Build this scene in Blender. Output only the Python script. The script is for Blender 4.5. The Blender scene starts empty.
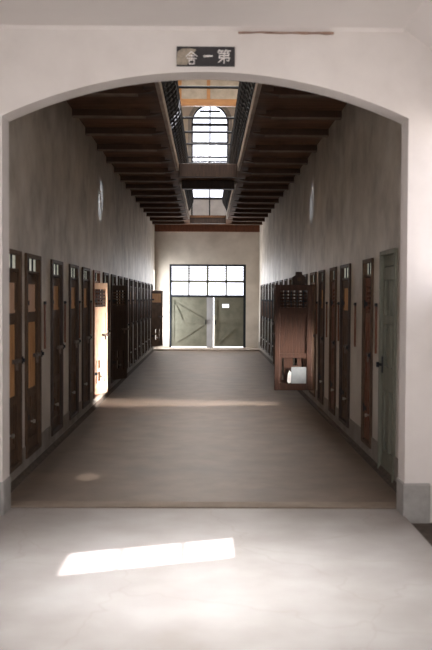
import bpy, bmesh, math, random
from mathutils import Vector, Matrix
random.seed(4)
PI = math.pi
COL = bpy.context.scene.collection
ORD = ['first','second','third','fourth','fifth','sixth','seventh','eighth','ninth','tenth','eleventh','twelfth',
       'thirteenth','fourteenth','fifteenth','sixteenth','seventeenth','eighteenth','nineteenth']

# ------------------------------------------------------------------ materials
def new_mat(name):
    m = bpy.data.materials.new(name); m.use_nodes = True
    nt = m.node_tree
    return m, nt, nt.nodes['Principled BSDF']

def ramp(nt, stops):
    r = nt.nodes.new('ShaderNodeValToRGB')
    while len(r.color_ramp.elements) < len(stops): r.color_ramp.elements.new(0.5)
    for e, (p, c) in zip(r.color_ramp.elements, stops):
        e.position = p; e.color = (*c, 1)
    return r

def noisy(name, c1, c2, scale=3, detail=6, rough=0.85, stretch=(1,1,1), bump=0.2, metal=0, extra=None, spec=0.3, lo=0.3, hi=0.7):
    m, nt, b = new_mat(name)
    L = nt.links
    tc = nt.nodes.new('ShaderNodeTexCoord'); mp = nt.nodes.new('ShaderNodeMapping')
    mp.inputs['Scale'].default_value = stretch
    L.new(tc.outputs['Object'], mp.inputs['Vector'])
    n = nt.nodes.new('ShaderNodeTexNoise'); n.inputs['Scale'].default_value = scale
    n.inputs['Detail'].default_value = detail; n.inputs['Roughness'].default_value = 0.62
    L.new(mp.outputs[0], n.inputs['Vector'])
    r = ramp(nt, [(lo, c1), (hi, c2)])
    L.new(n.outputs['Fac'], r.inputs[0])
    out = r.outputs[0]
    if extra:   # second layer of broad stains
        col, sc, st, amount = extra
        mp2 = nt.nodes.new('ShaderNodeMapping'); mp2.inputs['Scale'].default_value = st
        L.new(tc.outputs['Object'], mp2.inputs['Vector'])
        n2 = nt.nodes.new('ShaderNodeTexNoise'); n2.inputs['Scale'].default_value = sc; n2.inputs['Detail'].default_value = 4
        L.new(mp2.outputs[0], n2.inputs['Vector'])
        r2 = ramp(nt, [(0.48, (0,0,0)), (0.7, (amount,)*3)])
        L.new(n2.outputs['Fac'], r2.inputs[0])
        mx = nt.nodes.new('ShaderNodeMix'); mx.data_type = 'RGBA'
        L.new(r2.outputs[0], mx.inputs['Factor']); L.new(out, mx.inputs['A'])
        mx.inputs['B'].default_value = (*col, 1)
        out = mx.outputs['Result']
    L.new(out, b.inputs['Base Color'])
    b.inputs['Roughness'].default_value = rough; b.inputs['Metallic'].default_value = metal
    b.inputs['Specular IOR Level'].default_value = spec
    if bump:
        bp = nt.nodes.new('ShaderNodeBump'); bp.inputs['Strength'].default_value = bump; bp.inputs['Distance'].default_value = 0.02
        L.new(n.outputs['Fac'], bp.inputs['Height']); L.new(bp.outputs[0], b.inputs['Normal'])
    return m

M = {}
M['wall'] = noisy('corridor_plaster', (0.27,0.235,0.195), (0.54,0.485,0.415), 2.3, 10, 0.55, (1,0.8,0.8), 0.12,
                  extra=((0.62,0.585,0.53), 2.6, (1,0.8,0.9), 0.5), spec=0.4)
def reflected_light_band():      # reflected light on the lower wall, mixed into the plaster colour
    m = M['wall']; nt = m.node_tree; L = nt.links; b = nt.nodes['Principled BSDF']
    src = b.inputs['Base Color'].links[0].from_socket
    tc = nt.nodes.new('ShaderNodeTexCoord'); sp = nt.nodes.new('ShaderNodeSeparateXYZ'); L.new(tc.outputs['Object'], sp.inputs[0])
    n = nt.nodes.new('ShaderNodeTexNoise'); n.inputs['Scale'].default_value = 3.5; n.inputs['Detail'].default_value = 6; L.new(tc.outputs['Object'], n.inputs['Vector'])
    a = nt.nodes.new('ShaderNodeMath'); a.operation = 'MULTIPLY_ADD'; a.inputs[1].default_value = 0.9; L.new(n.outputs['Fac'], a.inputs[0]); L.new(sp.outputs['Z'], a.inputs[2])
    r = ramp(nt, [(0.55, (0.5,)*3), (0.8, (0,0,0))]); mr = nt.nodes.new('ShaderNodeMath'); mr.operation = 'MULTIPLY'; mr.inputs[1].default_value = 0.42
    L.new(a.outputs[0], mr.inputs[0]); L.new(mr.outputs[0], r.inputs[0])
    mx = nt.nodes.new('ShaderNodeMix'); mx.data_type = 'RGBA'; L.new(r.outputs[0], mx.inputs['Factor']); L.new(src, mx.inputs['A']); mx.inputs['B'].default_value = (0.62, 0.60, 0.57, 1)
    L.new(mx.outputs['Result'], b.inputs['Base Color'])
reflected_light_band()
M['threshold'] = noisy('pale_threshold_concrete', (0.20,0.155,0.12), (0.28,0.225,0.18), 5, 6, 0.8, bump=0.1)
M['dado'] = noisy('grey_dado', (0.17,0.15,0.13), (0.30,0.27,0.24), 4, 6, 0.7)
M['endwall'] = noisy('end_wall_plaster', (0.55,0.50,0.44), (0.66,0.61,0.54), 2, 6, 0.8, extra=((0.34,0.30,0.25), 1.2, (1,1,1), 0.5))
M['white'] = noisy('arch_plaster', (0.63,0.59,0.565), (0.71,0.67,0.645), 2.5, 5, 0.85, (1,1,1), 0.08, extra=((0.55,0.50,0.465), 1.0, (1,1,1), 0.4))
M['ceil'] = noisy('hall_ceiling_paint', (0.68,0.645,0.62), (0.72,0.685,0.66), 1.5, 3, 0.9, bump=0.03)
M['plinth'] = noisy('grey_plinth', (0.24,0.23,0.22), (0.36,0.345,0.33), 7, 6, 0.8, bump=0.4)
M['floor'] = noisy('corridor_concrete', (0.13,0.090,0.062), (0.19,0.138,0.10), 3.0, 9, 0.6, (1,1,1), 0.1,
                   extra=((0.13,0.10,0.08), 1.2, (1,1,1), 0.5), spec=0.4)
M['wood_dark'] = noisy('dark_stained_timber', (0.045,0.027,0.016), (0.11,0.062,0.036), 6, 6, 0.7, (1,6,1), 0.3)
M['joist'] = noisy('joist_timber', (0.042,0.021,0.013), (0.10,0.046,0.025), 4, 8, 0.75, (1,1,1), 0.3, extra=((0.03,0.018,0.013), 2, (1,1,1), 0.7))
M['soffit'] = noisy('soffit_boards', (0.09,0.046,0.026), (0.19,0.098,0.055), 4, 8, 0.8, (0.4,3,1), 0.3, extra=((0.03,0.018,0.013), 2, (1,1,1), 0.6))
M['joist_edge'] = noisy('lit_joist_edge_timber', (0.11,0.075,0.052), (0.21,0.15,0.11), 5, 6, 0.8)  # paler timber colour paints the light on the joist undersides
M['slab_lip'] = noisy('walkway_lip_plaster', (0.30,0.25,0.21), (0.46,0.39,0.33), 5, 6, 0.85)
M['wood_red'] = noisy('red_brown_timber', (0.10,0.036,0.019), (0.19,0.072,0.036), 6, 6, 0.55, (7,7,1), 0.2)
M['wood_brown'] = noisy('brown_stained_timber', (0.030,0.012,0.007), (0.062,0.024,0.012), 6, 6, 0.55, (7,7,1), 0.2)
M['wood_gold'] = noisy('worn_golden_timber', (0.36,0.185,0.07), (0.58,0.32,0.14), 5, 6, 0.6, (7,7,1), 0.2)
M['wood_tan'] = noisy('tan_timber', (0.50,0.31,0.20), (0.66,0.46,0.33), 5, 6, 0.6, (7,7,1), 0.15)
M['wood_black'] = noisy('blackened_timber', (0.025,0.016,0.013), (0.06,0.035,0.026), 5, 6, 0.6, (7,7,1), 0.2)
M['orange'] = noisy('orange_timber', (0.22,0.10,0.032), (0.31,0.15,0.052), 5, 6, 0.6, (1,1,4), 0.1)
M['green'] = noisy('grey_green_paint', (0.13,0.135,0.105), (0.19,0.19,0.15), 5, 6, 0.6, (4,4,1), 0.15)
M['olive'] = noisy('olive_door_paint', (0.12,0.12,0.09), (0.20,0.195,0.15), 3, 6, 0.6, bump=0.1)
M['iron'] = noisy('dark_iron', (0.007,0.009,0.013), (0.018,0.021,0.028), 20, 3, 0.7)
M['old_iron'] = noisy('rust_brown_iron', (0.07,0.05,0.04), (0.16,0.12,0.10), 20, 3, 0.5, metal=0.3)
M['steel'] = noisy('worn_steel', (0.45,0.43,0.40), (0.7,0.68,0.64), 20, 3, 0.3, metal=0.9)
M['frost'] = noisy('glowing_cloudy_glass', (0.42,0.43,0.35), (0.68,0.67,0.58), 9, 3, 0.15, bump=0, spec=0.8)
def lit_pane():  # panes emit a glow in place of daylight from the cells behind
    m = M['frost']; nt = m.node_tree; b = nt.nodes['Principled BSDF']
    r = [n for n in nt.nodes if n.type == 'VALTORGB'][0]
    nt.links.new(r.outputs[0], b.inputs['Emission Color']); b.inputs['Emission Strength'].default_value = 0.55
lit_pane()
M['board_black'] = noisy('black_board', (0.018,0.016,0.018), (0.04,0.036,0.038), 12, 5, 0.5)
M['letter'] = noisy('chalky_white_paint', (0.72,0.68,0.66), (0.85,0.82,0.8), 20, 3, 0.8)
M['worn'] = noisy('worn_bare_patch', (0.22,0.19,0.15), (0.42,0.36,0.29), 25, 5, 0.9, bump=0.3)
M['grey_panel'] = noisy('grey_window_panel', (0.28,0.28,0.29), (0.36,0.36,0.37), 4, 3, 0.7, bump=0)
M['tanpanel'] = noisy('mottled_tan_panel', (0.22,0.19,0.155), (0.33,0.29,0.24), 5, 5, 0.85, bump=0.05)
M['paper'] = noisy('pale_grey_sheet', (0.22,0.24,0.25), (0.30,0.32,0.33), 8, 3, 0.7, bump=0)
M['crack'] = noisy('exposed_brown_lath', (0.14,0.075,0.055), (0.40,0.27,0.21), 30, 5, 0.9)
M['ground'] = noisy('outdoor_ground', (0.45,0.42,0.38), (0.6,0.56,0.5), 2, 5, 0.9)
M['gutter'] = noisy('dark_gutter_dirt', (0.05,0.038,0.03), (0.11,0.085,0.068), 12, 6, 0.95)
M['louvre'] = noisy('cream_slat', (0.62,0.58,0.46), (0.74,0.70,0.58), 6, 3, 0.7, bump=0)

# hall floor: pale worn concrete with meandering cracks
def hall_floor_mat():
    m, nt, b = new_mat('pale_hall_concrete'); L = nt.links
    tc = nt.nodes.new('ShaderNodeTexCoord')
    n = nt.nodes.new('ShaderNodeTexNoise'); n.inputs['Scale'].default_value = 2.2; n.inputs['Detail'].default_value = 8
    L.new(tc.outputs['Object'], n.inputs['Vector'])
    r = ramp(nt, [(0.3,(0.245,0.215,0.195)), (0.7,(0.325,0.298,0.28))]); L.new(n.outputs['Fac'], r.inputs[0])
    # cracks
    d = nt.nodes.new('ShaderNodeTexNoise'); d.inputs['Scale'].default_value = 3; L.new(tc.outputs['Object'], d.inputs['Vector'])
    va = nt.nodes.new('ShaderNodeVectorMath'); va.operation = 'SCALE'; va.inputs['Scale'].default_value = 0.35
    L.new(d.outputs['Color'], va.inputs[0])
    vb = nt.nodes.new('ShaderNodeVectorMath'); vb.operation = 'ADD'
    L.new(tc.outputs['Object'], vb.inputs[0]); L.new(va.outputs[0], vb.inputs[1])
    v = nt.nodes.new('ShaderNodeTexVoronoi'); v.feature = 'DISTANCE_TO_EDGE'; v.inputs['Scale'].default_value = 0.9
    L.new(vb.outputs[0], v.inputs['Vector'])
    r2 = ramp(nt, [(0.0,(0.25,)*3), (0.008,(0,0,0))]); L.new(v.outputs['Distance'], r2.inputs[0])
    mx = nt.nodes.new('ShaderNodeMix'); mx.data_type = 'RGBA'
    L.new(r2.outputs[0], mx.inputs['Factor']); L.new(r.outputs[0], mx.inputs['A']); mx.inputs['B'].default_value = (0.2,0.155,0.125,1)
    L.new(mx.outputs['Result'], b.inputs['Base Color'])
    b.inputs['Roughness'].default_value = 0.6; b.inputs['Specular IOR Level'].default_value = 0.35
    return m
M['hallfloor'] = hall_floor_mat()

def glass_mat():
    m = bpy.data.materials.new('window_glass'); m.use_nodes = True; nt = m.node_tree
    for n in list(nt.nodes): nt.nodes.remove(n)
    o = nt.nodes.new('ShaderNodeOutputMaterial'); mix = nt.nodes.new('ShaderNodeMixShader')
    t = nt.nodes.new('ShaderNodeBsdfTransparent'); g = nt.nodes.new('ShaderNodeBsdfGlossy')
    t.inputs['Color'].default_value = (0.95,0.95,0.98,1); g.inputs['Roughness'].default_value = 0.05
    mix.inputs['Fac'].default_value = 0.06
    nt.links.new(t.outputs[0], mix.inputs[1]); nt.links.new(g.outputs[0], mix.inputs[2]); nt.links.new(mix.outputs[0], o.inputs[0])
    return m
M['glass'] = glass_mat()

# ------------------------------------------------------------------ mesh helpers
def box(bm, x0, x1, y0, y1, z0, z1, mi=0):
    vs = [bm.verts.new((x, y, z)) for x in (x0, x1) for y in (y0, y1) for z in (z0, z1)]
    for q in ((0,1,3,2),(4,6,7,5),(0,4,5,1),(2,3,7,6),(0,2,6,4),(1,5,7,3)):
        f = bm.faces.new([vs[i] for i in q]); f.material_index = mi

def tube(bm, pts, r, n=6, mi=0):
    pts = [Vector(p) for p in pts]; rings = []
    for i, p in enumerate(pts):
        d = (pts[min(i+1, len(pts)-1)] - pts[max(i-1, 0)]).normalized()
        a = d.orthogonal().normalized() if abs(d.z) > 0.9 else d.cross(Vector((0,0,1))).normalized()
        if i and rings_dir.dot(a) < 0: a = -a
        rings_dir = a
        b = d.cross(a)
        rings.append([bm.verts.new(p + (a*math.cos(2*PI*k/n) + b*math.sin(2*PI*k/n))*r) for k in range(n)])
    for q, s in zip(rings, rings[1:]):
        for k in range(n):
            f = bm.faces.new((q[k], q[(k+1)%n], s[(k+1)%n], s[k])); f.material_index = mi
    bm.faces.new(rings[0][::-1]); bm.faces.new(rings[-1])

def prism(bm, prof, y0, y1, mi=0, axis='y'):
    """extrude an outline; axis y: prof is (x,z); axis x: prof is (y,z)"""
    def P(p, t): return (p[0], t, p[1]) if axis == 'y' else (t, p[0], p[1])
    a = [bm.verts.new(P(p, y0)) for p in prof]; b = [bm.verts.new(P(p, y1)) for p in prof]
    n = len(prof)
    for k in range(n):
        f = bm.faces.new((a[k], a[(k+1)%n], b[(k+1)%n], b[k])); f.material_index = mi
    bm.faces.new(a[::-1]).material_index = mi; bm.faces.new(b).material_index = mi

def obj(name, bm, mats, parent=None, loc=None, bevel=0):
    bmesh.ops.recalc_face_normals(bm, faces=bm.faces)
    me = bpy.data.meshes.new(name); bm.to_mesh(me); bm.free()
    for m in (mats if isinstance(mats, (list, tuple)) else [mats]): me.materials.append(m)
    o = bpy.data.objects.new(name, me); COL.objects.link(o)
    if parent: o.parent = parent
    if loc: o.location = loc
    if bevel:
        b = o.modifiers.new('bevel', 'BEVEL'); b.width = bevel; b.segments = 2; b.limit_method = 'ANGLE'
    return o

def struct(name, bm, mats, parent=None, label=None, bevel=0):
    o = obj(name, bm, mats, parent, bevel=bevel)
    if not parent: o['kind'] = 'structure'
    if label: o['label'] = label
    return o

def tag(o, label, cat, group=None):
    o['label'] = label; o['category'] = cat
    if group: o['group'] = group
    return o

def empty(name, loc, rz=0):
    o = bpy.data.objects.new(name, None); COL.objects.link(o)
    o.location = loc; o.rotation_euler = (0, 0, rz); o.empty_display_size = 0.1
    return o
NB = bmesh.new

# ------------------------------------------------------------------ dimensions (metres); camera at origin, eye 1.5 m
XL, XR, YF, ZS = -1.55, 1.52, 26.6, 3.565
YA0, YA1 = 6.2, 6.42            # arch wall
ZT = 7.9
OPX = 0.53                      # half width of the slot in the walkway
OPS = [(7.0, 15.0), (16.7, 24.1)]
T = 0.22

# ------------------------------------------------------------------ cell doors positions
DW, DZ0, DZ1 = 0.325, 0.13, 1.865          # half width, bottom, top of a doorway
left_doors = [7.13, 8.0, 9.26, 10.43, 11.47, 12.56] + [13.7 + 1.12*k for k in range(11)]
left_doors = [y for y in left_doors if y < 24.4] + [25.0]
right_doors = [8.5, 9.9, 10.85, 11.95, 12.91] + [14.05 + 1.12*k for k in range(11)]
right_doors = [y for y in right_doors if y < 25.6]
GREEN_Y = 7.56
RF = [0.74, 1.0, 0.76, 0.8, 1.0] + [1.0, 0.8]*8
RG = [(y-DW*f, y+DW*f, DZ0, DZ1) for y, f in zip(right_doors, RF)]

def side_wall(x0, x1, openings, y0, y1, ztop, name, windows=()):
    """a wall slab with real doorways; windows = (y0,y1,z0,z1)"""
    bm = NB()
    # openings: (ya, yb, za, zb) - all
    ops = sorted(openings)
    cur = y0
    for (a, b, za, zb) in ops:
        if a > cur: box(bm, x0, x1, cur, a, 0, 3.6)
        if za > 0: box(bm, x0, x1, a, b, 0, za)
        box(bm, x0, x1, a, b, zb, 3.6)
        cur = b
    box(bm, x0, x1, cur, y1, 0, 3.6)
    cur = y0
    for (a, b, za, zb) in sorted(windows):
        box(bm, x0, x1, cur, a, 3.6, ztop); box(bm, x0, x1, a, b, 3.6, za); box(bm, x0, x1, a, b, zb, ztop); cur = b
    box(bm, x0, x1, cur, y1, 3.6, ztop)
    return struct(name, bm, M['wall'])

GW = [(7.2, 7.8, 5.95, 7.1), (12.7, 13.4, 5.95, 7.1), (19.0, 19.6, 5.95, 7.1)]
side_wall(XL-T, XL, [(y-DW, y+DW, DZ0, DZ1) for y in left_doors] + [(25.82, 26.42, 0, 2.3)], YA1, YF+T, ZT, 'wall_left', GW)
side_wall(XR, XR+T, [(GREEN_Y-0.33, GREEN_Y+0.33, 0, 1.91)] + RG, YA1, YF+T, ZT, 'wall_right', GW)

# dado strips
def dado(name, x0, x1, gaps, y0, y1):
    bm = NB(); cur = y0
    for a, b in gaps:
        box(bm, x0, x1, cur, a, 0, 0.23); box(bm, x0, x1, a, b, 0, DZ0 if b-a < 0.66 and b < 25.8 else 0.0001); cur = b
    box(bm, x0, x1, cur, y1, 0, 0.23)
    struct(name, bm, M['dado'])
    bm = NB(); s = 1 if x0 < 0 else -1; xw = x0 if s > 0 else x1
    prism(bm, [(xw, 0.0), (xw+s*0.05, 0.0), (xw+s*0.02, 0.012), (xw+s*0.012, 0.035), (xw, 0.05)], y0, 25.8 if s > 0 else y1)
    struct('trim_6' if s > 0 else 'trim_7', bm, M['gutter'])
dado('baseboard_left', XL, XL+0.008, [(y-DW-0.05, y+DW+0.05) if False else (y-DW, y+DW) for y in left_doors] + [(25.82, 26.42)], YA1, YF)
dado('baseboard_right', XR-0.008, XR, [(GREEN_Y-0.33, GREEN_Y+0.33)] + [g[:2] for g in RG], YA1, YF)

# far wall with door opening and arched window
WX, WH, WZ0, WZS = 0.05, 0.545, 3.86, 6.64     # arched window centre, half width, bottom, spring
DX0, DX1, DZT = -1.12, 1.13, 2.49
bm = NB()
Y0, Y1 = YF, YF+T
box(bm, XL-T, DX0, Y0, Y1, 0, 3.7); box(bm, DX1, XR+T, Y0, Y1, 0, 3.7); box(bm, DX0, DX1, Y0, Y1, DZT, 3.7)
box(bm, XL-T, WX-WH, Y0, Y1, 3.7, ZT); box(bm, WX+WH, XR+T, Y0, Y1, 3.7, ZT); box(bm, WX-WH, WX+WH, Y0, Y1, 3.7, WZ0)
n = 18
for k in range(n):
    a0, a1 = PI*k/n, PI*(k+1)/n
    p0 = (WX-WH*math.cos(a0), WZS+WH*math.sin(a0)); p1 = (WX-WH*math.cos(a1), WZS+WH*math.sin(a1))
    prism(bm, [p0, p1, (p1[0], ZT), (p0[0], ZT)], Y0, Y1)
struct('wall_far', bm, M['endwall'])

# arched window (window_1)
w = empty('window_1', (WX, YF+0.08, 0)); w['kind'] = 'structure'
w['label'] = 'tall arched window at the far end of the upper storey'
bm = NB(); r0 = WH-0.045
for k in range(n):
    a0, a1 = PI*k/n, PI*(k+1)/n
    prism(bm, [(-WH*math.cos(a0), WZS+WH*math.sin(a0)), (-WH*math.cos(a1), WZS+WH*math.sin(a1)),
               (-r0*math.cos(a1), WZS+r0*math.sin(a1)), (-r0*math.cos(a0), WZS+r0*math.sin(a0))], -0.03, 0.03)
for sx in (-1, 1): box(bm, min(sx*WH, sx*r0), max(sx*WH, sx*r0), -0.03, 0.03, WZ0, WZS)
box(bm, -r0, r0, -0.03, 0.03, WZS-0.09, WZS-0.02); box(bm, -r0, r0, -0.03, 0.03, WZ0, WZ0+0.06); box(bm, -r0, r0, -0.03, 0.03, 4.40, 4.46)
obj('window_frame', bm, M['iron'], w)
bm = NB(); box(bm, -0.018, 0.018, -0.02, 0.02, WZ0+0.06, WZS+r0); box(bm, -0.3, 0.3, -0.02, 0.02, 6.95, 7.0)
for z in (5.5, 6.05): box(bm, -r0, r0, -0.015, 0.015, z, z+0.03)
obj('glazing_bar', bm, M['iron'], w)
bm = NB(); prof = [(-r0, 4.46), (r0, 4.46), (r0, WZS)] + [(r0*math.cos(PI*k/12), WZS+r0*math.sin(PI*k/12)) for k in range(1, 13)]
prism(bm, prof, 0.024, 0.028)
obj('pane', bm, M['glass'], w)
bm = NB(); box(bm, -r0, r0, 0.0, 0.02, WZ0+0.06, 4.40)
obj('lower_panel', bm, M['grey_panel'], w)
# plaster reveal around the window
bm = NB()
for k in range(n):
    a0, a1 = PI*k/n, PI*(k+1)/n; R = WH+0.10
    prism(bm, [(WX-WH*math.cos(a0), WZS+WH*math.sin(a0)), (WX-WH*math.cos(a1), WZS+WH*math.sin(a1)),
               (WX-R*math.cos(a1), WZS+R*math.sin(a1)), (WX-R*math.cos(a0), WZS+R*math.sin(a0))], YF-0.03, YF)
for sx in (-1, 1): box(bm, WX+min(sx*WH, sx*R), WX+max(sx*WH, sx*R), YF-0.03, YF, WZ0, WZS)
struct('trim_1', bm, M['plinth'])

# far double door (door_1): frame, transom, two leaves
d = empty('door_1', (0, YF+0.06, 0)); d['kind'] = 'structure'
d['label'] = 'olive double entrance door under an eight pane transom at the end of the corridor'
bm = NB()
box(bm, DX0, DX0+0.06, -0.05, 0.05, 0, DZT); box(bm, DX1-0.07, DX1, -0.05, 0.05, 0, DZT)
box(bm, DX0+0.06, DX1-0.07, -0.05, 0.05, DZT-0.055, DZT); box(bm, DX0+0.06, DX1-0.07, -0.05, 0.05, 1.52, 1.585)
box(bm, DX0+0.06, DX1-0.07, -0.05, 0.05, 0.0, 0.03)
obj('door_frame', bm, M['iron'], d)
bm = NB(); box(bm, DX0+0.06, DX1-0.07, -0.03, 0.03, 1.955, 2.02)
for x, h in ((-0.55, .022), (0.0, .03), (0.55, .022)): box(bm, x-h, x+h, -0.03, 0.03, 1.585, DZT-0.055)
obj('transom_bar', bm, M['olive'], d)
bm = NB(); box(bm, DX0+0.06, DX1-0.07, 0.005, 0.009, 1.585, DZT-0.055)
obj('transom_pane', bm, M['glass'], d)
bm = NB()
for k in range(5):
    z = 2.06 + k*0.075
    prism(bm, [(0.02, z), (0.035, z+0.016), (0.06, z+0.022), (0.045, z+0.006)], DX0+0.06, DX1-0.07, axis='x')
obj('louvre_slats', bm, M['louvre'], d)
def far_leaf(x0, x1, name, brace, small_window=False):
    z0, z1 = 0.07, 1.52
    bm = NB(); f = .07
    box(bm, x0, x0+f, -0.03, 0.02, z0, z1); box(bm, x1-f, x1, -0.03, 0.02, z0, z1)
    for z in (z0, 0.76, z1-f): box(bm, x0+f, x1-f, -0.03, 0.02, z, z+f)
    if small_window:
        wx0, wx1, wz0, wz1 = x0+0.24, x0+0.43, 1.22, 1.32
        box(bm, x0+f, wx0, -0.01, 0.01, z0, z1-f+0.01); box(bm, wx1, x1-f, -0.01, 0.01, z0, z1-f+0.01)
        box(bm, wx0, wx1, -0.01, 0.01, z0, wz0); box(bm, wx0, wx1, -0.01, 0.01, wz1, z1-f+0.01)
    else:
        box(bm, x0+f, x1-f, -0.01, 0.01, z0+f, z1-f)
    L = obj(name, bm, M['olive'], d)
    bm = NB()
    for (a, b) in brace:
        a, b = Vector((a[0], -0.02, a[1])), Vector((b[0], -0.02, b[1])); t = (b-a).normalized(); q = Vector((-t.z, 0, t.x))*0.025
        prism(bm, [((a+q).x, (a+q).z), ((b+q).x, (b+q).z), ((b-q).x, (b-q).z), ((a-q).x, (a-q).z)], -0.028, -0.011)
    obj('brace', bm, M['olive'], L)
    bm = NB()
    hx = x1-0.035 if not small_window else x0+0.035
    box(bm, hx-0.012, hx+0.012, -0.07, -0.03, 0.72, 0.86)
    obj('handle', bm, M['iron'], L)
far_leaf(DX0+0.06, -0.02, 'left_leaf', [((-0.98, 1.35), (-0.1, 0.86)), ((-0.98, 0.16), (-0.1, 0.72)), ((-0.98, 1.38), (-0.75, 0.86))])
bm = NB(); box(bm, -0.02, 0.17, -0.035, 0.03, 0.03, 1.52); obj('centre_post', bm, M['grey_panel'], d)
far_leaf(0.20, DX1-0.07, 'right_leaf', [((0.32, 0.16), (0.95, 0.72))], True)
# low threshold in front of door
bm = NB(); box(bm, XL, XR, YF-1.0, YF, 0, 0.04); struct('trim_2', bm, M['slab_lip'], bevel=0.006)

# ------------------------------------------------------------------ floors, arch, front hall
bm = NB(); box(bm, XL-T, XR+T, YA1, YF+T, -0.12, 0); struct('floor', bm, M['floor'])
bm = NB(); box(bm, -1.37-0.06, 1.37, -3, YA1-0.02, -0.12, 0.0); box(bm, -1.43, 1.37, YA1-0.02, YA1, -0.12, -0.012)
struct('floor_hall', bm, M['hallfloor'])
HXL, HXR = -1.75, 1.6
bm = NB(); box(bm, 1.37, HXR+T, -3, YA1, -0.2, -0.05); box(bm, HXL-T, -1.43, -3, YA1, -0.2, -0.05)
struct('floor_gutter', bm, M['gutter'])
bm = NB(); box(bm, -1.5, 1.48, YA1, YA1+0.17, 0, 0.006); struct('trim_5', bm, M['threshold'])
# arch wall: circular segment opening
AH, ZSP, ZAP = 1.388, 2.735, 3.04
sag = ZAP-ZSP; R = (AH*AH+sag*sag)/(2*sag)
def arch_z(x): return ZAP-R+math.sqrt(R*R-x*x)
bm = NB(); n = 36; AC = -0.018
XA = [AC-AH+2*AH*k/n for k in range(n+1)]
for a, b in zip(XA, XA[1:]):
    prism(bm, [(a, arch_z(a-AC)), (b, arch_z(b-AC)), (b, 3.75), (a, 3.75)], YA0, YA1)
box(bm, HXL-T, AC-AH, YA0, YA1, -0.1, 3.75); box(bm, AC+AH, HXR+T, YA0, YA1, -0.1, 3.75)
box(bm, HXL-T, HXR+T, YA1-0.02, YA1, 3.75, ZT)
bmesh.ops.remove_doubles(bm, verts=bm.verts, dist=1e-5)
o = struct('wall_arch', bm, M['white'])
for sx, nm in ((-1, 'baseboard_left_pier'), (1, 'baseboard_right_pier')):
    bm = NB(); a = AC+sx*(AH-0.012)
    b = a + sx*0.19
    zt = 0.225
    prism(bm, [(min(a,b), -0.06), (max(a,b), -0.06), (max(a,b), zt), (min(a,b), zt)], YA0-0.018, YA1-0.003)
    struct(nm, bm, M['plinth'], bevel=0.012)
# hall ceiling: flat tray with sloping flanks, skylight opening at Y 3.6-5.0
ZC = 3.34; SK = (4.0, 5.2, -0.75, 0.75)
bm = NB()
box(bm, -1.42, 1.33, SK[1], YA0, ZC, ZC+0.12); box(bm, -1.42, 1.33, -3, SK[0], ZC, ZC+0.12)
box(bm, -1.42, SK[2], SK[0], SK[1], ZC, ZC+0.12); box(bm, SK[3], 1.33, SK[0], SK[1], ZC, ZC+0.12)
for x, xe in ((1.33, HXR+T), (-1.42, HXL-T)):
    dz = abs(xe-x)*0.71
    prism(bm, [(x, ZC), (xe, ZC-dz), (xe, ZC-dz+0.15), (x, ZC+0.15)], -3, YA0)
struct('ceiling_hall', bm, M['ceil'])
bm = NB()
for (a, b, c, e) in ((SK[2]-.03, SK[3]+.03, SK[0]-.03, SK[0]), (SK[2]-.03, SK[3]+.03, SK[1], SK[1]+.03), (SK[2]-.03, SK[2], SK[0], SK[1]), (SK[3], SK[3]+.03, SK[0], SK[1])):
    box(bm, a, b, c, e, ZC+0.12, ZC+0.5)
box(bm, -0.02, 0.02, SK[0], SK[1], ZC+0.45, ZC+0.5)
o = struct('window_3', bm, M['white'], label='skylight shaft in the hall ceiling')
bm = NB(); box(bm, SK[2], SK[3], SK[0], SK[1], ZC+0.46, ZC+0.465); obj('pane', bm, M['glass'], o)
# soft cornice fillet at the arch wall top
bm = NB(); prism(bm, [(YA0, ZC-0.022), (YA0, ZC), (YA0-0.022, ZC)], -1.42, 1.33, axis='x'); struct('trim_3', bm, M['white'])
# hall walls
WIN = (5.70, 6.17, 1.53, 2.68)
bm = NB(); x0, x1 = HXR, HXR+0.12
box(bm, x0, x1, -3, WIN[0], -0.1, 3.4); box(bm, x0, x1, WIN[1], YA0, -0.1, 3.4)
box(bm, x0, x1, WIN[0], WIN[1], -0.1, WIN[2]); box(bm, x0, x1, WIN[0], WIN[1], WIN[3], 3.4)
struct('wall_hall_right', bm, M['white'])
bm = NB(); box(bm, HXL-T, HXL, -3, YA0, -0.1, 3.4); struct('wall_hall_left', bm, M['white'])
w = empty('window_2', (HXR+0.06, (WIN[0]+WIN[1])/2, (WIN[2]+WIN[3])/2)); w['kind'] = 'structure'; w['label'] = 'small side window of the front hall'
bm = NB(); hy, hz = (WIN[1]-WIN[0])/2, (WIN[3]-WIN[2])/2
for z in (-hz/3, hz/3): box(bm, -0.008, 0.008, -hy, hy, z-0.005, z+0.005)
obj('glazing_bar', bm, M['white'], w)
bm = NB(); box(bm, 0.01, 0.013, -hy, hy, -hz, hz); obj('pane', bm, M['glass'], w)
# wall behind the camera, with an open doorway to daylight
bm = NB(); box(bm, HXL-T, -0.9, -3.2, -3, -0.1, 3.5); box(bm, 0.9, HXR+T, -3.2, -3, -0.1, 3.5); box(bm, -0.9, 0.9, -3.2, -3, 2.5, 3.5)
struct('wall_back', bm, M['white'])

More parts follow.
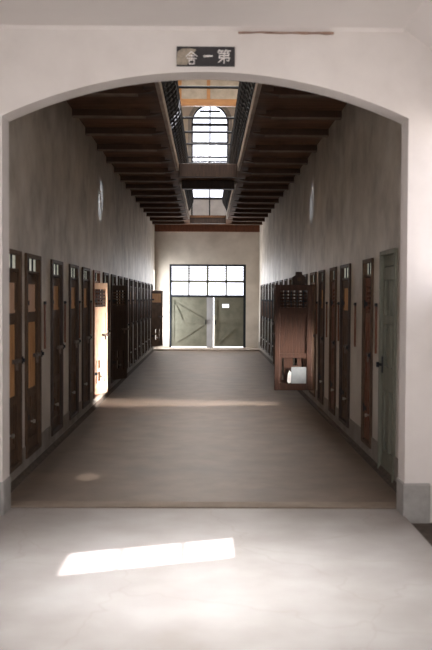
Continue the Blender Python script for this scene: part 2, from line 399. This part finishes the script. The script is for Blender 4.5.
# ------------------------------------------------------------------ walkway over the corridor
bm = NB()      # boarded soffit with the two slots
def slab(a, b, x0, x1, z0=3.64, z1=3.70): box(bm, x0, x1, a, b, z0, z1)
slab(YA1, YF, XL, -OPX); slab(YA1, YF, OPX, XR)
slab(YA1, OPS[0][0], -OPX, OPX); slab(OPS[0][1], OPS[1][0], -OPX, OPX); slab(OPS[1][1], YF, -OPX, OPX)
struct('ceiling', bm, M['soffit'])
bm = NB(); 
box(bm, XL-T, XR+T, YA1, 10, ZT, ZT+0.15); box(bm, XL-T, XR+T, 22, YF+T, ZT, ZT+0.15); box(bm, XL-T, -0.6, 10, 22, ZT, ZT+0.15); box(bm, 0.6, XR+T, 10, 22, ZT, ZT+0.15)
struct('ceiling_upper', bm, M['tanpanel'])
bm = NB(); box(bm, -0.6, 0.6, 10, 22, ZT+0.05, ZT+0.055)
struct('window_4', bm, M['glass'], label='long roof skylight over the upper storey')
# wooden boundary beams at bridges: big dark cross beams
def cross_beam(y0, y1, label):
    bm = NB(); box(bm, -OPX+0.05, OPX-0.05, y0, y1, 3.49, 3.639 if y0 > 15.1 else 3.71)
    o = obj('cross_beam', bm, M['wood_black'], bevel=0.01); tag(o, label, 'beam'); return o
cross_beam(14.92, 15.0, 'dark timber cross beam closing the near ceiling slot')
cross_beam(16.5, 16.68, 'dark timber cross beam at the near end of the far ceiling slot')
cross_beam(24.12, 24.30, 'timber cross beam closing the far ceiling slot before the end wall')
bm = NB(); box(bm, XL+0.002, XR-0.002, YF-0.14, YF-0.002, 3.44, 3.638); o = obj('wall_plate', bm, M['wood_red'], bevel=0.01)
tag(o, 'reddish brown timber beam along the top of the far wall', 'beam')
# plaster lip along each slot edge
for (a, b), far in zip(OPS, ('near', 'far')):
    for s, side in ((-1, 'left'), (1, 'right')):
        bm = NB(); x0, x1 = sorted((s*(OPX-0.045), s*(OPX-0.001)))
        box(bm, x0, x1, a, b, 3.60, 3.72)
        # scalloped corbel ends under the lip
        o = obj('ceiling_lip', bm, M['slab_lip'], bevel=0.008)
        tag(o, f'pale plaster lip along the {side} edge of the {far} ceiling slot', 'ledge')

# joists (each its own thing), with a rounded nose toward the slot
JY = [6.95, 8.1, 9.25, 10.38, 11.5, 12.7, 13.85, 15.0, 16.05, 17.15, 18.3, 19.5, 20.7, 21.8, 22.9, 24.2, 25.3]
def make_joist(s):
    w2, z0, z1 = 0.048, ZS, 3.639
    xw = (XL if s < 0 else XR); xe = 0
    prof = [(xw, z1), (xw, z0)]
    e = s*(OPX+0.02)
    prof += [(e+s*0.16, z0), (e+s*0.10, z0+0.006), (e+s*0.05, z0+0.014), (e+s*0.015, z0+0.026), (e, z0+0.033), (e+s*0.11, z0+0.033), (e+s*0.11, z1)]
    bm = NB(); prism(bm, prof, -w2, w2)
    o = obj('ceiling_joist', bm, M['joist'], bevel=0.008)
    bm = NB(); x0, x1 = sorted((xw, e+s*0.17)); box(bm, x0, x1, -w2-0.004, w2+0.004, z0-0.014, z0-0.001)
    obj('lit_edge_strip', bm, M['joist_edge'], o)
    return o
def copy_tree(o, parent=None):
    c = o.copy(); COL.objects.link(c)
    if parent is not None: c.parent = parent
    for ch in list(kids.get(o.name, [])):
        copy_tree(ch, c)
    return c
def index_kids():
    k = {}
    for o in bpy.data.objects:
        if o.parent: k.setdefault(o.parent.name, []).append(o)
    return k
for s, side in ((-1, 'left'), (1, 'right')):
    proto = make_joist(s); kids = index_kids()
    for i, y in enumerate(JY):
        o = proto if i == 0 else copy_tree(proto)
        o.location = (0, y, 0)
        tag(o, f'dark timber joist under the {side} walkway, {ORD[i]} from the arch', 'joist', f'joists under the {side} walkway')

# railings round the slots on the upper floor
def railing(s, a, b, label):
    root = empty('iron_railing', (s*(OPX+0.03), a, 3.70)); tag(root, label, 'railing', 'lattice railings of the upper walkway')
    L = b-a; h = 0.86
    bm = NB(); tube(bm, [(0, 0, h), (0, L, h)], 0.02, 8); obj('top_rail', bm, M['iron'], root)
    bm = NB(); box(bm, -0.012, 0.012, 0, L, 0.03, 0.055); obj('bottom_rail', bm, M['iron'], root)
    npost = 12
    for k in range(npost+1):
        bm = NB(); y = L*k/npost; y = min(max(y, 0.015), L-0.015); box(bm, -0.014, 0.014, y-0.014, y+0.014, 0, h)
        obj('post', bm, M['iron'], root)
    bm = NB(); step = 0.5; m = int(L/step)
    for k in range(2*m):
        y = (k+0.5)*L/m/2
        for sg in (-1, 1):
            pts = []
            for j in range(9):
                t = j/8; bulge = -s*0.17*math.sin(PI*t)
                pts.append((bulge, min(max(y + sg*0.5*(L/m)*math.cos(2*PI*t), 0), L), 0.045+t*(h-0.065)))
            tube(bm, pts, 0.015, 5)
    obj('lattice', bm, M['iron'], root)
for s, side in ((-1, 'left'), (1, 'right')):
    railing(s, OPS[0][0], OPS[1][1], f'black iron lattice railing above the {side} side of the ceiling slots')
# tie rods over the slot at railing height
for i, y in enumerate([11.2, 13.4, 15.66, 17.0, 18.3, 20.0, 20.9]):
    bm = NB(); tube(bm, [(-OPX-0.03, y, 4.603), (OPX+0.03, y, 4.603)], 0.021, 8)
    for s in (-1, 1): box(bm, s*(OPX+0.03)-0.03, s*(OPX+0.03)+0.03, y-0.03, y+0.03, 4.583, 4.635)
    o = obj('tie_rod', bm, M['iron']); tag(o, f'dark iron rod across the ceiling slot between the railings, {ORD[i]} from the arch', 'rod', 'iron rods across the slot')

# timber framed screen under the roof, in front of the arched window
root = empty('timber_screen', (0, 24.0, 0)); tag(root, 'orange timber framed gable screen high above the arched window', 'screen')
bm = NB(); box(bm, XL, XR, -0.06, 0.06, 6.56, 6.74); obj('bottom_beam', bm, M['orange'], root, bevel=0.01)
for x in (-1.5, -0.755, 0.0, 0.86, 1.47):
    bm = NB(); box(bm, x-0.045, x+0.045, -0.05, 0.05, 6.74, ZT-0.01); obj('stud', bm, M['orange'], root)
bm = NB(); box(bm, XL, XR, 0.0, 0.02, 6.74, ZT-0.01); obj('infill_panel', bm, M['tanpanel'], root)
bm = NB(); box(bm, XL, XR, -0.055, -0.045, 7.28, 7.33); obj('batten', bm, M['wood_dark'], root)

# unseen gallery side windows, added as sources for the light patches below
for k, (a, b, z0, z1) in enumerate(GW):
    for s, x in ((-1, XL-T/2), (1, XR+T/2)):
        w = empty(f'window_{5+2*k+(s>0)}', (x, (a+b)/2, z0)); w['kind'] = 'structure'
        bm = NB(); hy = (b-a)/2
        for y in (-hy, hy-0.04, -0.015): box(bm, -0.025, 0.025, y, y+(0.04 if y != -0.015 else 0.03), 0, z1-z0)
        for z in (0, z1-z0-0.04): box(bm, -0.025, 0.025, -hy, hy, z, z+0.04)
        obj('window_frame', bm, M['wood_dark'], w)
        bm = NB(); box(bm, -0.003, 0.003, -hy, hy, 0, z1-z0); obj('pane', bm, M['glass'], w)

# ------------------------------------------------------------------ cell doors
# local axes: x along the wall, y out into the corridor, z up; frame is 3 cm proud, leaf sits 1.5 cm in
LW = 0.272; LZ0, LZ1 = 0.16, 1.70
def leaf_parts(parent, wood, mid, hinge, bright, shutter=False):
    """leaf hung on the side 'hinge' (-1/+1); its own origin is the hinge line"""
    h = hinge
    def bx(bm, a, b, y0, y1, z0, z1):            # a,b measured from the hinge edge
        x0, x1 = sorted((-h*a, -h*b)); box(bm, x0, x1, y0, y1, z0, z1)
    W = 2*LW; st = 0.075; y0, y1 = -0.04, 0.0
    bm = NB()
    bx(bm, 0, st, y0, y1, LZ0, LZ1); bx(bm, W-st, W, y0, y1, LZ0, LZ1)
    for a, b in ((LZ0, 0.27), (0.63, 0.70), (1.28, 1.37), (1.615, LZ1)): bx(bm, st, W-st, y0, y1, a, b)
    # mullions of the lower lattice
    L = obj('door_leaf', bm, wood, parent, (h*LW, -0.005, 0), bevel=0.004)
    bm = NB(); bx(bm, st, W-st, y0+0.008, y1-0.008, 0.70, 1.28)
    bx(bm, st+0.115, st+0.121, y1-0.008, y1-0.005, 0.70, 1.28); bx(bm, st+0.235, st+0.241, y1-0.008, y1-0.005, 0.70, 1.28)
    obj('middle_panel', bm, mid, L)
    bm = NB()
    if shutter: bx(bm, st, W-st, y0+0.020, y1-0.008, 1.37, 1.615); bx(bm, st, W-st, y1-0.008, y1-0.003, 1.375, 1.395)  # paler board colour stands for light showing through the view slot
    for k in range(0 if shutter else 5):
        z = 1.38+k*0.047
        x0, x1 = sorted((-h*st, -h*(W-st)))
        prism(bm, [(y1-0.004, z), (y1-0.016, z+0.022), (y1-0.020, z+0.018), (y1-0.008, z-0.004)], x0, x1, axis='x')
    obj('lit_slot_board' if shutter else 'louvre', bm, bright, L)
    bm = NB()
    for k in range(4): xx = st+0.045+k*0.09; bx(bm, xx, xx+0.014, y0+0.004, y0+0.016, 1.37, 1.615)
    obj('window_bars', bm, M['iron'], L)
    # lower hatch: small door with slots
    bm = NB(); yy0, yy1 = y0+0.012, y1-0.006
    bx(bm, st, st+0.05, yy0, yy1, 0.27, 0.63); bx(bm, st+0.075, st+0.14, yy0, yy1, 0.27, 0.63)
    bx(bm, st+0.14, st+0.20, yy0, yy1, 0.27, 0.34); bx(bm, st+0.14, st+0.20, yy0, yy1, 0.47, 0.52)
    bx(bm, st+0.20, W-st-0.06, yy0, yy1, 0.27, 0.63); bx(bm, W-st-0.03, W-st, yy0, yy1, 0.27, 0.63)
    for a in (st+0.05, W-st-0.06): bx(bm, a, a+0.03, yy0, yy1, 0.27, 0.31)
    obj('food_hatch', bm, wood, L)
    bm = NB(); c = -h*(W*0.5)
    tube(bm, [(c, y1-0.006, 0.40), (c, y1+0.012, 0.40)], 0.008, 8); tube(bm, [(c, y1+0.012, 0.40), (c, y1+0.03, 0.40)], 0.017, 10)
    obj('hatch_knob', bm, M['steel'], L)
    # iron bolt with staple on the free edge
    bm = NB(); f = -h*(W-0.03)
    x0, x1 = sorted((-h*(W-0.24), -h*(W+0.03))); tube(bm, [(x0, y1+0.022, 0.98), (x1, y1+0.022, 0.98)], 0.012, 8)
    for a in (W-0.20, W-0.06): bx(bm, a, a+0.03, y1-0.001, y1+0.036, 0.963, 0.997)
    bx(bm, W-0.15, W-0.135, y1+0.016, y1+0.034, 0.91, 0.985)
    obj('bolt', bm, M['old_iron'], L)
    for z in (0.45, 1.45):
        bm = NB(); bx(bm, 0.0, 0.15, y1+0.0, y1+0.005, z-0.02, z+0.02); tube(bm, [(0, y1+0.006, z-0.04), (0, y1+0.006, z+0.04)], 0.009, 8)
        obj('hinge', bm, M['iron'], L)
    return L
def make_door(wood, mid, hinge, bright, frame, shutter=False):
    root = empty('cell_door', (0,0,0))
    bm = NB(); fw = 0.045; y0, y1 = -0.14, 0.022
    for s in (-1, 1): x0, x1 = sorted((s*(DW+0.01), s*(DW-fw))); box(bm, x0, x1, y0, y1, DZ0-0.01, DZ1+0.01)
    box(bm, -DW+fw, DW-fw, y0, y1, DZ1-0.025, DZ1+0.01); box(bm, -DW+fw, DW-fw, y0, y1, DZ0-0.01, DZ0+0.025)
    box(bm, -DW+fw, DW-fw, y0, 0.005, LZ1+0.005, LZ1+0.03)
    obj('door_frame', bm, frame, root, bevel=0.004)
    bm = NB(); box(bm, -DW+fw, DW-fw, -0.03, -0.024, LZ1+0.03, DZ1-0.025); obj('transom_pane', bm, M['frost'], root)
    for x in (-0.09, 0.09): bm = NB(); box(bm, x-0.006, x+0.006, -0.023, -0.008, LZ1+0.03, DZ1-0.025); obj('transom_bar', bm, M['iron'], root)
    L = leaf_parts(root, wood, mid, hinge, bright, shutter)
    # hasp plate on the jamb
    bm = NB(); x = -hinge*(DW+0.0); box(bm, x-0.02, x+0.02, 0.023, 0.028, 0.95, 1.01); box(bm, x-0.010, x+0.010, 0.028, 0.045, 0.965, 0.995)
    obj('staple', bm, M['iron'], root)
    return root
kinds = {
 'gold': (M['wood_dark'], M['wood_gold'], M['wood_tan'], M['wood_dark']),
 'dark': (M['wood_dark'], M['wood_dark'], M['wood_gold'], M['wood_black']),
 'open':  (M['wood_brown'], M['wood_brown'], M['wood_brown'], M['wood_dark']),
 'red':  (M['wood_red'], M['wood_red'], M['wood_red'], M['wood_dark']),
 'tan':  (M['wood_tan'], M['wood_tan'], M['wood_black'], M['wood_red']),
 'black':(M['wood_black'], M['wood_black'], M['wood_dark'], M['wood_black']),
}
protos = {}
def place(kind, hinge, loc, rz, label, group, swing=0):
    global kids
    key = (kind, hinge)
    if key not in protos:
        w, m_, b, f = kinds[kind]
        protos[key] = make_door(w, m_, hinge, b, f, kind in ('gold', 'dark')); kids = index_kids(); root = protos[key]
    else:
        root = copy_tree(protos[key])
    root.location = loc; root.rotation_euler = (0, 0, rz)
    tag(root, label, 'cell door', group); root['kind'] = 'thing'
    lf = [c for c in bpy.data.objects if c.parent is root and c.name.startswith('door_leaf')][0]
    lf.rotation_euler = (0, 0, 0)
    if swing: lf.rotation_euler = (0, 0, -hinge*math.radians(swing))
    return root, lf
# protos must be copied while closed: collect, place closed first, then swing
swings = []
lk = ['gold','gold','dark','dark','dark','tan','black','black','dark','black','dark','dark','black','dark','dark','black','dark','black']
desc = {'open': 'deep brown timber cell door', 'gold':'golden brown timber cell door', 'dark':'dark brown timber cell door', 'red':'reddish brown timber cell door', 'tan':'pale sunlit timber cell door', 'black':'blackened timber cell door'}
for i, y in enumerate(left_doors):
    k = lk[i] if i < len(lk) else 'dark'
    sw = {5: 15, 7: 24, 16: 0}.get(i, 0)
    st = 'standing ajar' if sw else 'shut'
    last = i == len(left_doors)-1
    if last: sw, st = 35, 'standing ajar near the far wall'
    hinge = 1
    lab = f'{desc[k]} {st} in the left wall, {ORD[i]} from the arch'
    if last: lab = f'{desc[k]} {st}, last on the left'
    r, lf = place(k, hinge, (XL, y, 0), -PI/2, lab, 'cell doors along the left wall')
    if sw: swings.append((lf, hinge, sw))
rk = ['red','dark','red','dark','open','black','dark','red','black','dark','dark','black','dark','dark','black','dark']
for i, y in enumerate(right_doors):
    k = rk[i]; sw = 88 if i == 4 else ({9: 20}.get(i, 0)); hinge = 1
    st = 'swung wide open' if i == 4 else ('standing ajar' if sw else 'shut')
    lab = f'{desc[k]} {st} in the right wall, {ORD[i]} past green door'
    r, lf = place(k, hinge, (XR, y, 0), PI/2, lab, 'cell doors along the right wall')
    if sw: swings.append((lf, hinge, sw))
    r.scale = (RF[i], 1, 1)
    if i == 4: open_leaf = lf
for lf, hg, sw in swings: lf.rotation_euler = (0, 0, -hg*math.radians(sw))
# pale sheet pinned in the hatch of the open leaf (leaf-local, on the cell side)
bm = NB(); box(bm, -0.30, -0.08, -0.046, -0.041, 0.26, 0.50); o = obj('pale_sheet', bm, M['paper'], open_leaf); o['label'] = 'pale grey sheet over the hatch of the open leaf'
bm = NB(); prism(bm, [(-0.36,0.29),(-0.34,0.26),(-0.305,0.27),(-0.30,0.42),(-0.325,0.45),(-0.35,0.40)], -0.045, -0.041); o = obj('torn_paper', bm, M['letter'], open_leaf); o['label'] = 'torn white paper scrap on the hatch'

# grey green door near the arch on the right
root = empty('panelled_door', (XR, GREEN_Y, 0), PI/2); tag(root, 'grey green panelled door with a boarded top beside the right end of the arch', 'door'); root['kind'] = 'thing'
bm = NB(); hw = 0.33
for s in (-1, 1): x0, x1 = sorted((s*hw, s*(hw-0.05))); box(bm, x0, x1, -0.15, 0.02, 0, 1.91)
box(bm, -hw+0.05, hw-0.05, -0.15, 0.02, 1.87, 1.91)
obj('door_frame', bm, M['green'], root, bevel=0.004)
bm = NB(); box(bm, -hw+0.05, hw-0.05, -0.04, -0.012, 1.78, 1.87); obj('transom_board', bm, M['green'], root)
bm = NB(); iw = hw-0.055
for a, b in ((-iw, -iw+0.08), (iw-0.08, iw), (-0.03, 0.03)): box(bm, a, b, -0.05, -0.005, 0.02, 1.77)
for a, b in ((0.02, 0.2), (0.72, 0.92), (1.28, 1.36), (1.66, 1.77)):
    box(bm, -iw+0.08, -0.03, -0.05, -0.005, a, b); box(bm, 0.03, iw-0.08, -0.05, -0.005, a, b)
L = obj('door_leaf', bm, M['green'], root, bevel=0.004)
bm = NB(); box(bm, -iw+0.08, iw-0.08, -0.04, -0.028, 0.2, 1.66)
for x in (-0.15, 0.15): box(bm, x-0.04, x+0.04, -0.028, -0.02, 0.26, 0.66); box(bm, x-0.04, x+0.04, -0.028, -0.02, 0.98, 1.22); box(bm, x-0.04, x+0.04, -0.028, -0.02, 1.42, 1.60)
obj('panels', bm, M['green'], L)
bm = NB(); box(bm, 0.235, 0.275, -0.005, 0.004, 0.86, 1.0); tube(bm, [(0.255, 0.004, 0.93), (0.255, 0.03, 0.93)], 0.012, 8); tube(bm, [(0.255, 0.03, 0.93), (0.255, 0.05, 0.93)], 0.024, 10)
obj('door_knob', bm, M['iron'], L)

# wooden signal paddles beside each door
def make_paddle():
    root = empty('signal_paddle', (0,0,0))
    bm = NB(); box(bm, -0.016, 0.016, 0.002, 0.018, -0.24, 0.20); obj('paddle', bm, M['wood_red'], root, bevel=0.003)
    bm = NB(); box(bm, -0.018, 0.018, 0, 0.020, 0.18, 0.21); tube(bm, [(0, 0.020, 0.195), (0, 0.026, 0.195)], 0.006, 8); obj('bracket', bm, M['iron'], root)
    return root
pd = make_paddle(); kids = index_kids(); first = True
for side, ds, x, rz in (('left', left_doors[1:-1], XL, -PI/2), ('right', [GREEN_Y]+right_doors[:-1], XR, PI/2)):
    for i, y in enumerate(ds):
        nxt = ([left_doors[1:]] if side == 'left' else [right_doors])[0]
        yn = nxt[i+1] if side == 'left' else nxt[i]
        o = pd if first else copy_tree(pd); first = False
        yy = (y+yn)/2 + (-0.06 if side == 'left' else (0.02))
        if side == 'right' and i == 0: yy = 8.07
        if side == 'right' and i == 5: yy = 13.42
        o.location = (x, yy, 1.25); o.rotation_euler = (0, 0, rz)
        if side == 'left': lab = f'thin wooden signal paddle on the left wall just past the {ORD[i+1]} cell door'
        elif i == 0: lab = 'thin wooden signal paddle on the right wall just past the grey green door'
        else: lab = f'thin wooden signal paddle on the right wall past the {ORD[i-1]} brown cell door'
        tag(o, lab, 'signal paddle', 'signal paddles between the cell doors')

# lamp / switch box above the open door on the right
root = empty('wooden_block', (1.335, 13.205, LZ1)); tag(root, 'small dark rounded block resting on top of the wide open cell door', 'block')
bm = NB(); prism(bm, [(-0.10, 0.001), (0.10, 0.001), (0.11, 0.06), (0.09, 0.12), (0.045, 0.15), (0.045, 0.19), (-0.05, 0.19), (-0.05, 0.14), (-0.10, 0.11)], -0.03, 0.03); obj('block_body', bm, M['wood_black'], root, bevel=0.012)
bm = NB(); tube(bm, [(0, -0.031, 0.08), (0, -0.042, 0.08)], 0.03, 12); obj('cap', bm, M['wood_dark'], root)

# cell behind the open doorway (real room with window), shallow closed backs behind the other doors
def cell_shell(side, x, s, name):
    """rear corridor wall block that closes every cell behind its door"""
bm = NB()
cy0, cy1 = 12.42, 13.75
x0, x1 = XR+T, 3.5
box(bm, x0, x1, cy0-0.1, cy0, 0, 2.6); box(bm, x0, x1, cy1, cy1+0.1, 0, 2.6)
box(bm, x0, x1+0.15, cy0-0.1, cy1+0.1, 2.6, 2.7); box(bm, x0, x1+0.15, cy0-0.1, cy1+0.1, -0.1, 0.10)
wy0, wy1, wz0, wz1 = 12.5, 13.0, 0.55, 1.75
box(bm, x1, x1+0.15, cy0-0.1, wy0, 0, 2.6); box(bm, x1, x1+0.15, wy1, cy1+0.1, 0, 2.6)
box(bm, x1, x1+0.15, wy0, wy1, 0, wz0); box(bm, x1, x1+0.15, wy0, wy1, wz1, 2.6)
struct('wall_cell', bm, M['endwall'])
w = empty('window_12', (x1+0.07, (wy0+wy1)/2, wz0)); w['kind'] = 'structure'
bm = NB()
for k in range(4): y = -0.2+0.133*k; tube(bm, [(0, y, 0), (0, y, wz1-wz0)], 0.008, 6)
obj('window_bars', bm, M['iron'], w)
bm = NB(); box(bm, 0.02, 0.024, -0.25, 0.25, 0, wz1-wz0); obj('pane', bm, M['glass'], w)
# closing walls behind the other doors
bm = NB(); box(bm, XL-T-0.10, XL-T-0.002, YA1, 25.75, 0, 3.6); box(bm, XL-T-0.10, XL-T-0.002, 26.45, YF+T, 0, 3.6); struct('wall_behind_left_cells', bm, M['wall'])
bm = NB(); x0, x1 = XR+T+0.002, XR+T+0.10
box(bm, x0, x1, YA1, cy0-0.1, 0, 3.6); box(bm, x0, x1, cy1+0.1, YF+T, 0, 3.6); box(bm, x0, x1, cy0-0.1, cy1+0.1, 2.7, 3.6)
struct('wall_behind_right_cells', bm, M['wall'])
# outdoors
bm = NB(); box(bm, -60, 60, -40, 90, -0.6, -0.25); struct('ground', bm, M['ground'])

# ------------------------------------------------------------------ sign over the arch
root = empty('name_board', (-0.02, YA0-0.001, 3.141)); tag(root, 'black board with white characters fixed over the arch, its left end worn bare', 'sign')
bm = NB(); box(bm, -0.198, 0.198, -0.014, 0, -0.066, 0.066); obj('board', bm, M['board_black'], root, bevel=0.002)
bm = NB(); prism(bm, [(-0.197,-0.058),(-0.13,-0.060),(-0.112,-0.035),(-0.085,-0.02),(-0.10,0.0),(-0.08,0.02),(-0.065,0.045),(-0.10,0.052),(-0.16,0.050),(-0.192,0.03),(-0.196,-0.01)], -0.017, -0.013)
o = obj('worn_patch', bm, M['worn'], root); o['label'] = 'bare grey brown patch where the paint has gone'
def strokes(name, segs, cx, cz, sc, w=0.006):
    bm = NB()
    for (a, b, c, d_) in segs:
        p, q = Vector((cx+a*sc, cz+b*sc)), Vector((cx+c*sc, cz+d_*sc)); t = (q-p).normalized(); nn = Vector((-t.y, t.x))*w/2; e = t*w*0.3
        prism(bm, [tuple(p-e+nn), tuple(q+e+nn*0.7), tuple(q+e-nn*0.7), tuple(p-e-nn)], -0.0185, -0.0138)
    obj(name, bm, M['letter'], root)
# rightmost character: bamboo top, bow body, long vertical
strokes('painted_character', [(-.7,.95,-.9,.6),(-.75,.8,-.1,.8),(-.45,.8,-.35,.55),(.25,.95,.05,.6),(.15,.8,.9,.8),(.5,.8,.6,.55),
   (-.75,.45,.7,.45),(.7,.45,.7,.12),(.7,.12,-.65,.12),(-.65,.12,-.75,-.22),(-.75,-.22,.8,-.22),(.8,-.22,.65,-.65),(.65,-.65,.4,-.6),(0,.5,0,-1.0),(-.1,-.25,-.8,-.85)], 0.125, 0.0, 0.046, 0.0085)
strokes('painted_character', [(-.7,0,.6,.05),(-.7,-.03,-.5,.06)], 0.018, 0.0, 0.042, 0.013)
strokes('painted_character', [(-.1,1,-.9,.2),(.0,.95,.9,.25),(-.45,.35,.45,.35),(0,.5,0,-.15),(-.75,-.08,.75,-.08),(-.4,-.35,-.4,-.95),(-.4,-.35,.4,-.35),(.4,-.35,.4,-.95),(-.4,-.95,.4,-.95)], -0.095, -0.012, 0.042, 0.0065)

# long thin strip of exposed brown lath at the ceiling joint
bm = NB(); prof = []
top = []; bot = []
for k in range(14):
    x = 0.20+0.65*k/13
    top.append((x, 3.307+random.uniform(-0.002, 0.003))); bot.append((x, 3.302+random.uniform(-0.004, 0.004)-(0.004 if k > 6 else 0)))
prism(bm, bot+top[::-1], YA0-0.024, YA0-0.0)
struct('trim_4', bm, M['crack'], label='thin brown crack of exposed lath above the sign')

# ------------------------------------------------------------------ camera
cam = bpy.data.cameras.new('camera'); co = bpy.data.objects.new('camera', cam); COL.objects.link(co)
cam.sensor_fit = 'VERTICAL'; cam.sensor_height = 36; cam.lens = 50
Yd = Vector((-8.5, 27, -903)).normalized(); t = math.radians(0.27)
Zd = Vector((math.sin(t), math.cos(t), 0)); Zd = (Zd - Yd*Zd.dot(Yd)).normalized(); Xd = Yd.cross(Zd)
R3 = Matrix((Xd, Yd, Zd))        # rows = world axes in camera coords = camera-to-world rotation
co.matrix_world = Matrix.Translation((0, 0, 1.5)) @ R3.to_4x4()
cam.clip_start = 0.05; cam.clip_end = 300
cam.dof.use_dof = True; cam.dof.focus_distance = 15; cam.dof.aperture_fstop = 2.8
S = bpy.context.scene; S.camera = co

# ------------------------------------------------------------------ light
wd = bpy.data.worlds.new('sky'); S.world = wd; wd.use_nodes = True
bg = wd.node_tree.nodes['Background']; bg.inputs[0].default_value = (0.93, 0.95, 1.0, 1); bg.inputs[1].default_value = 2.6
def light(kind, name, loc, target, energy, color=(1,1,1), **kw):
    l = bpy.data.lights.new(name, kind); l.energy = energy; l.color = color
    for k, v in kw.items(): setattr(l, k, v)
    o = bpy.data.objects.new(name, l); COL.objects.link(o); o.location = loc
    dv = (Vector(target)-Vector(loc)) ; o.rotation_euler = dv.to_track_quat('-Z', 'Y').to_euler()
    return o
sd = Vector((-0.94, -0.34, -1.0))
light('SUN', 'sun', (10, 4, 12), Vector((10, 4, 12))+sd, 24.0, (1.0, 0.97, 0.95), angle=math.radians(0.6))
A = dict(shape='RECTANGLE')
light('AREA', 'daylight_back_doorway', (0, -2.9, 1.5), (0, 5, 1.5), 74, (1.0, 0.965, 0.94), size=1.8, size_y=2.2, **A)
light('AREA', 'daylight_hall_skylight', (0, 4.65, ZC+0.40), (0, 4.65, 0), 30, (0.92, 0.95, 1.0), size=1.4, size_y=1.0, spread=math.radians(48), **A)
for sx, xx in ((1, HXL+0.02), (-1, HXR-0.02)):
    light('AREA', 'hall_side_fill', (xx, 2.6, 1.9), (0, 3.6, 2.0), 42, (1.0, 0.97, 0.96), size=1.6, size_y=1.5, **A)  # unseen fill lamps on solid hall walls, added to brighten the arch wall
light('AREA', 'daylight_roof_skylight', (0, 16, ZT), (0, 16, 0), 1050, (1.0, 0.93, 0.85), size=1.15, size_y=11.8, **A)
light('AREA', 'daylight_arched_window', (WX, YF-0.05, 5.5), (WX, 10, 4.0), 130, (0.95, 0.95, 1.0), size=1.0, size_y=2.6, **A)
light('AREA', 'daylight_transom', (0, YF-0.12, 2.0), (0, 15, 0.8), 45, (0.97, 0.97, 1.0), size=2.1, size_y=0.9, **A)
light('AREA', 'daylight_side_opening', (XL-0.25, 26.1, 1.2), (0.4, 26.4, 1.9), 90, (0.97, 0.98, 1.0), size=0.5, size_y=2.0, **A)
light('AREA', 'daylight_cell_window', (3.45, 12.75, 0.95), (-1.5, 12.65, 0.4), 55, (1.0, 0.94, 0.89), size=0.3, size_y=0.35, spread=math.radians(32), **A)
light('SPOT', 'wall_patch_spot_right', (1.42, 13.1, 4.24), (-1.55, 13.1, 2.9), 380, (0.72, 0.82, 1.0), spot_size=math.radians(13), spot_blend=0.75, shadow_soft_size=0.02)  # unseen spot, added to throw the bluish patch on the left wall
light('SPOT', 'wall_patch_spot_left', (-1.44, 13.25, 4.24), (1.52, 13.25, 2.9), 260, (0.72, 0.82, 1.0), spot_size=math.radians(12), spot_blend=0.75, shadow_soft_size=0.02)  # unseen spot, added for the matching patch on the right wall
light('SPOT', 'floor_streak_spot', (1.3, 7.5, 6.3), (-1.0, 7.52, 0), 1500, (1.0, 0.97, 0.95), spot_size=math.radians(3.6), spot_blend=0.5, shadow_soft_size=0.02)  # unseen narrow spot, added to make the bright streak on the near floor

vs = S.view_settings; vs.view_transform = 'Standard'; vs.look = 'None'; vs.exposure = 0; vs.gamma = 1; vs.use_curve_mapping = False
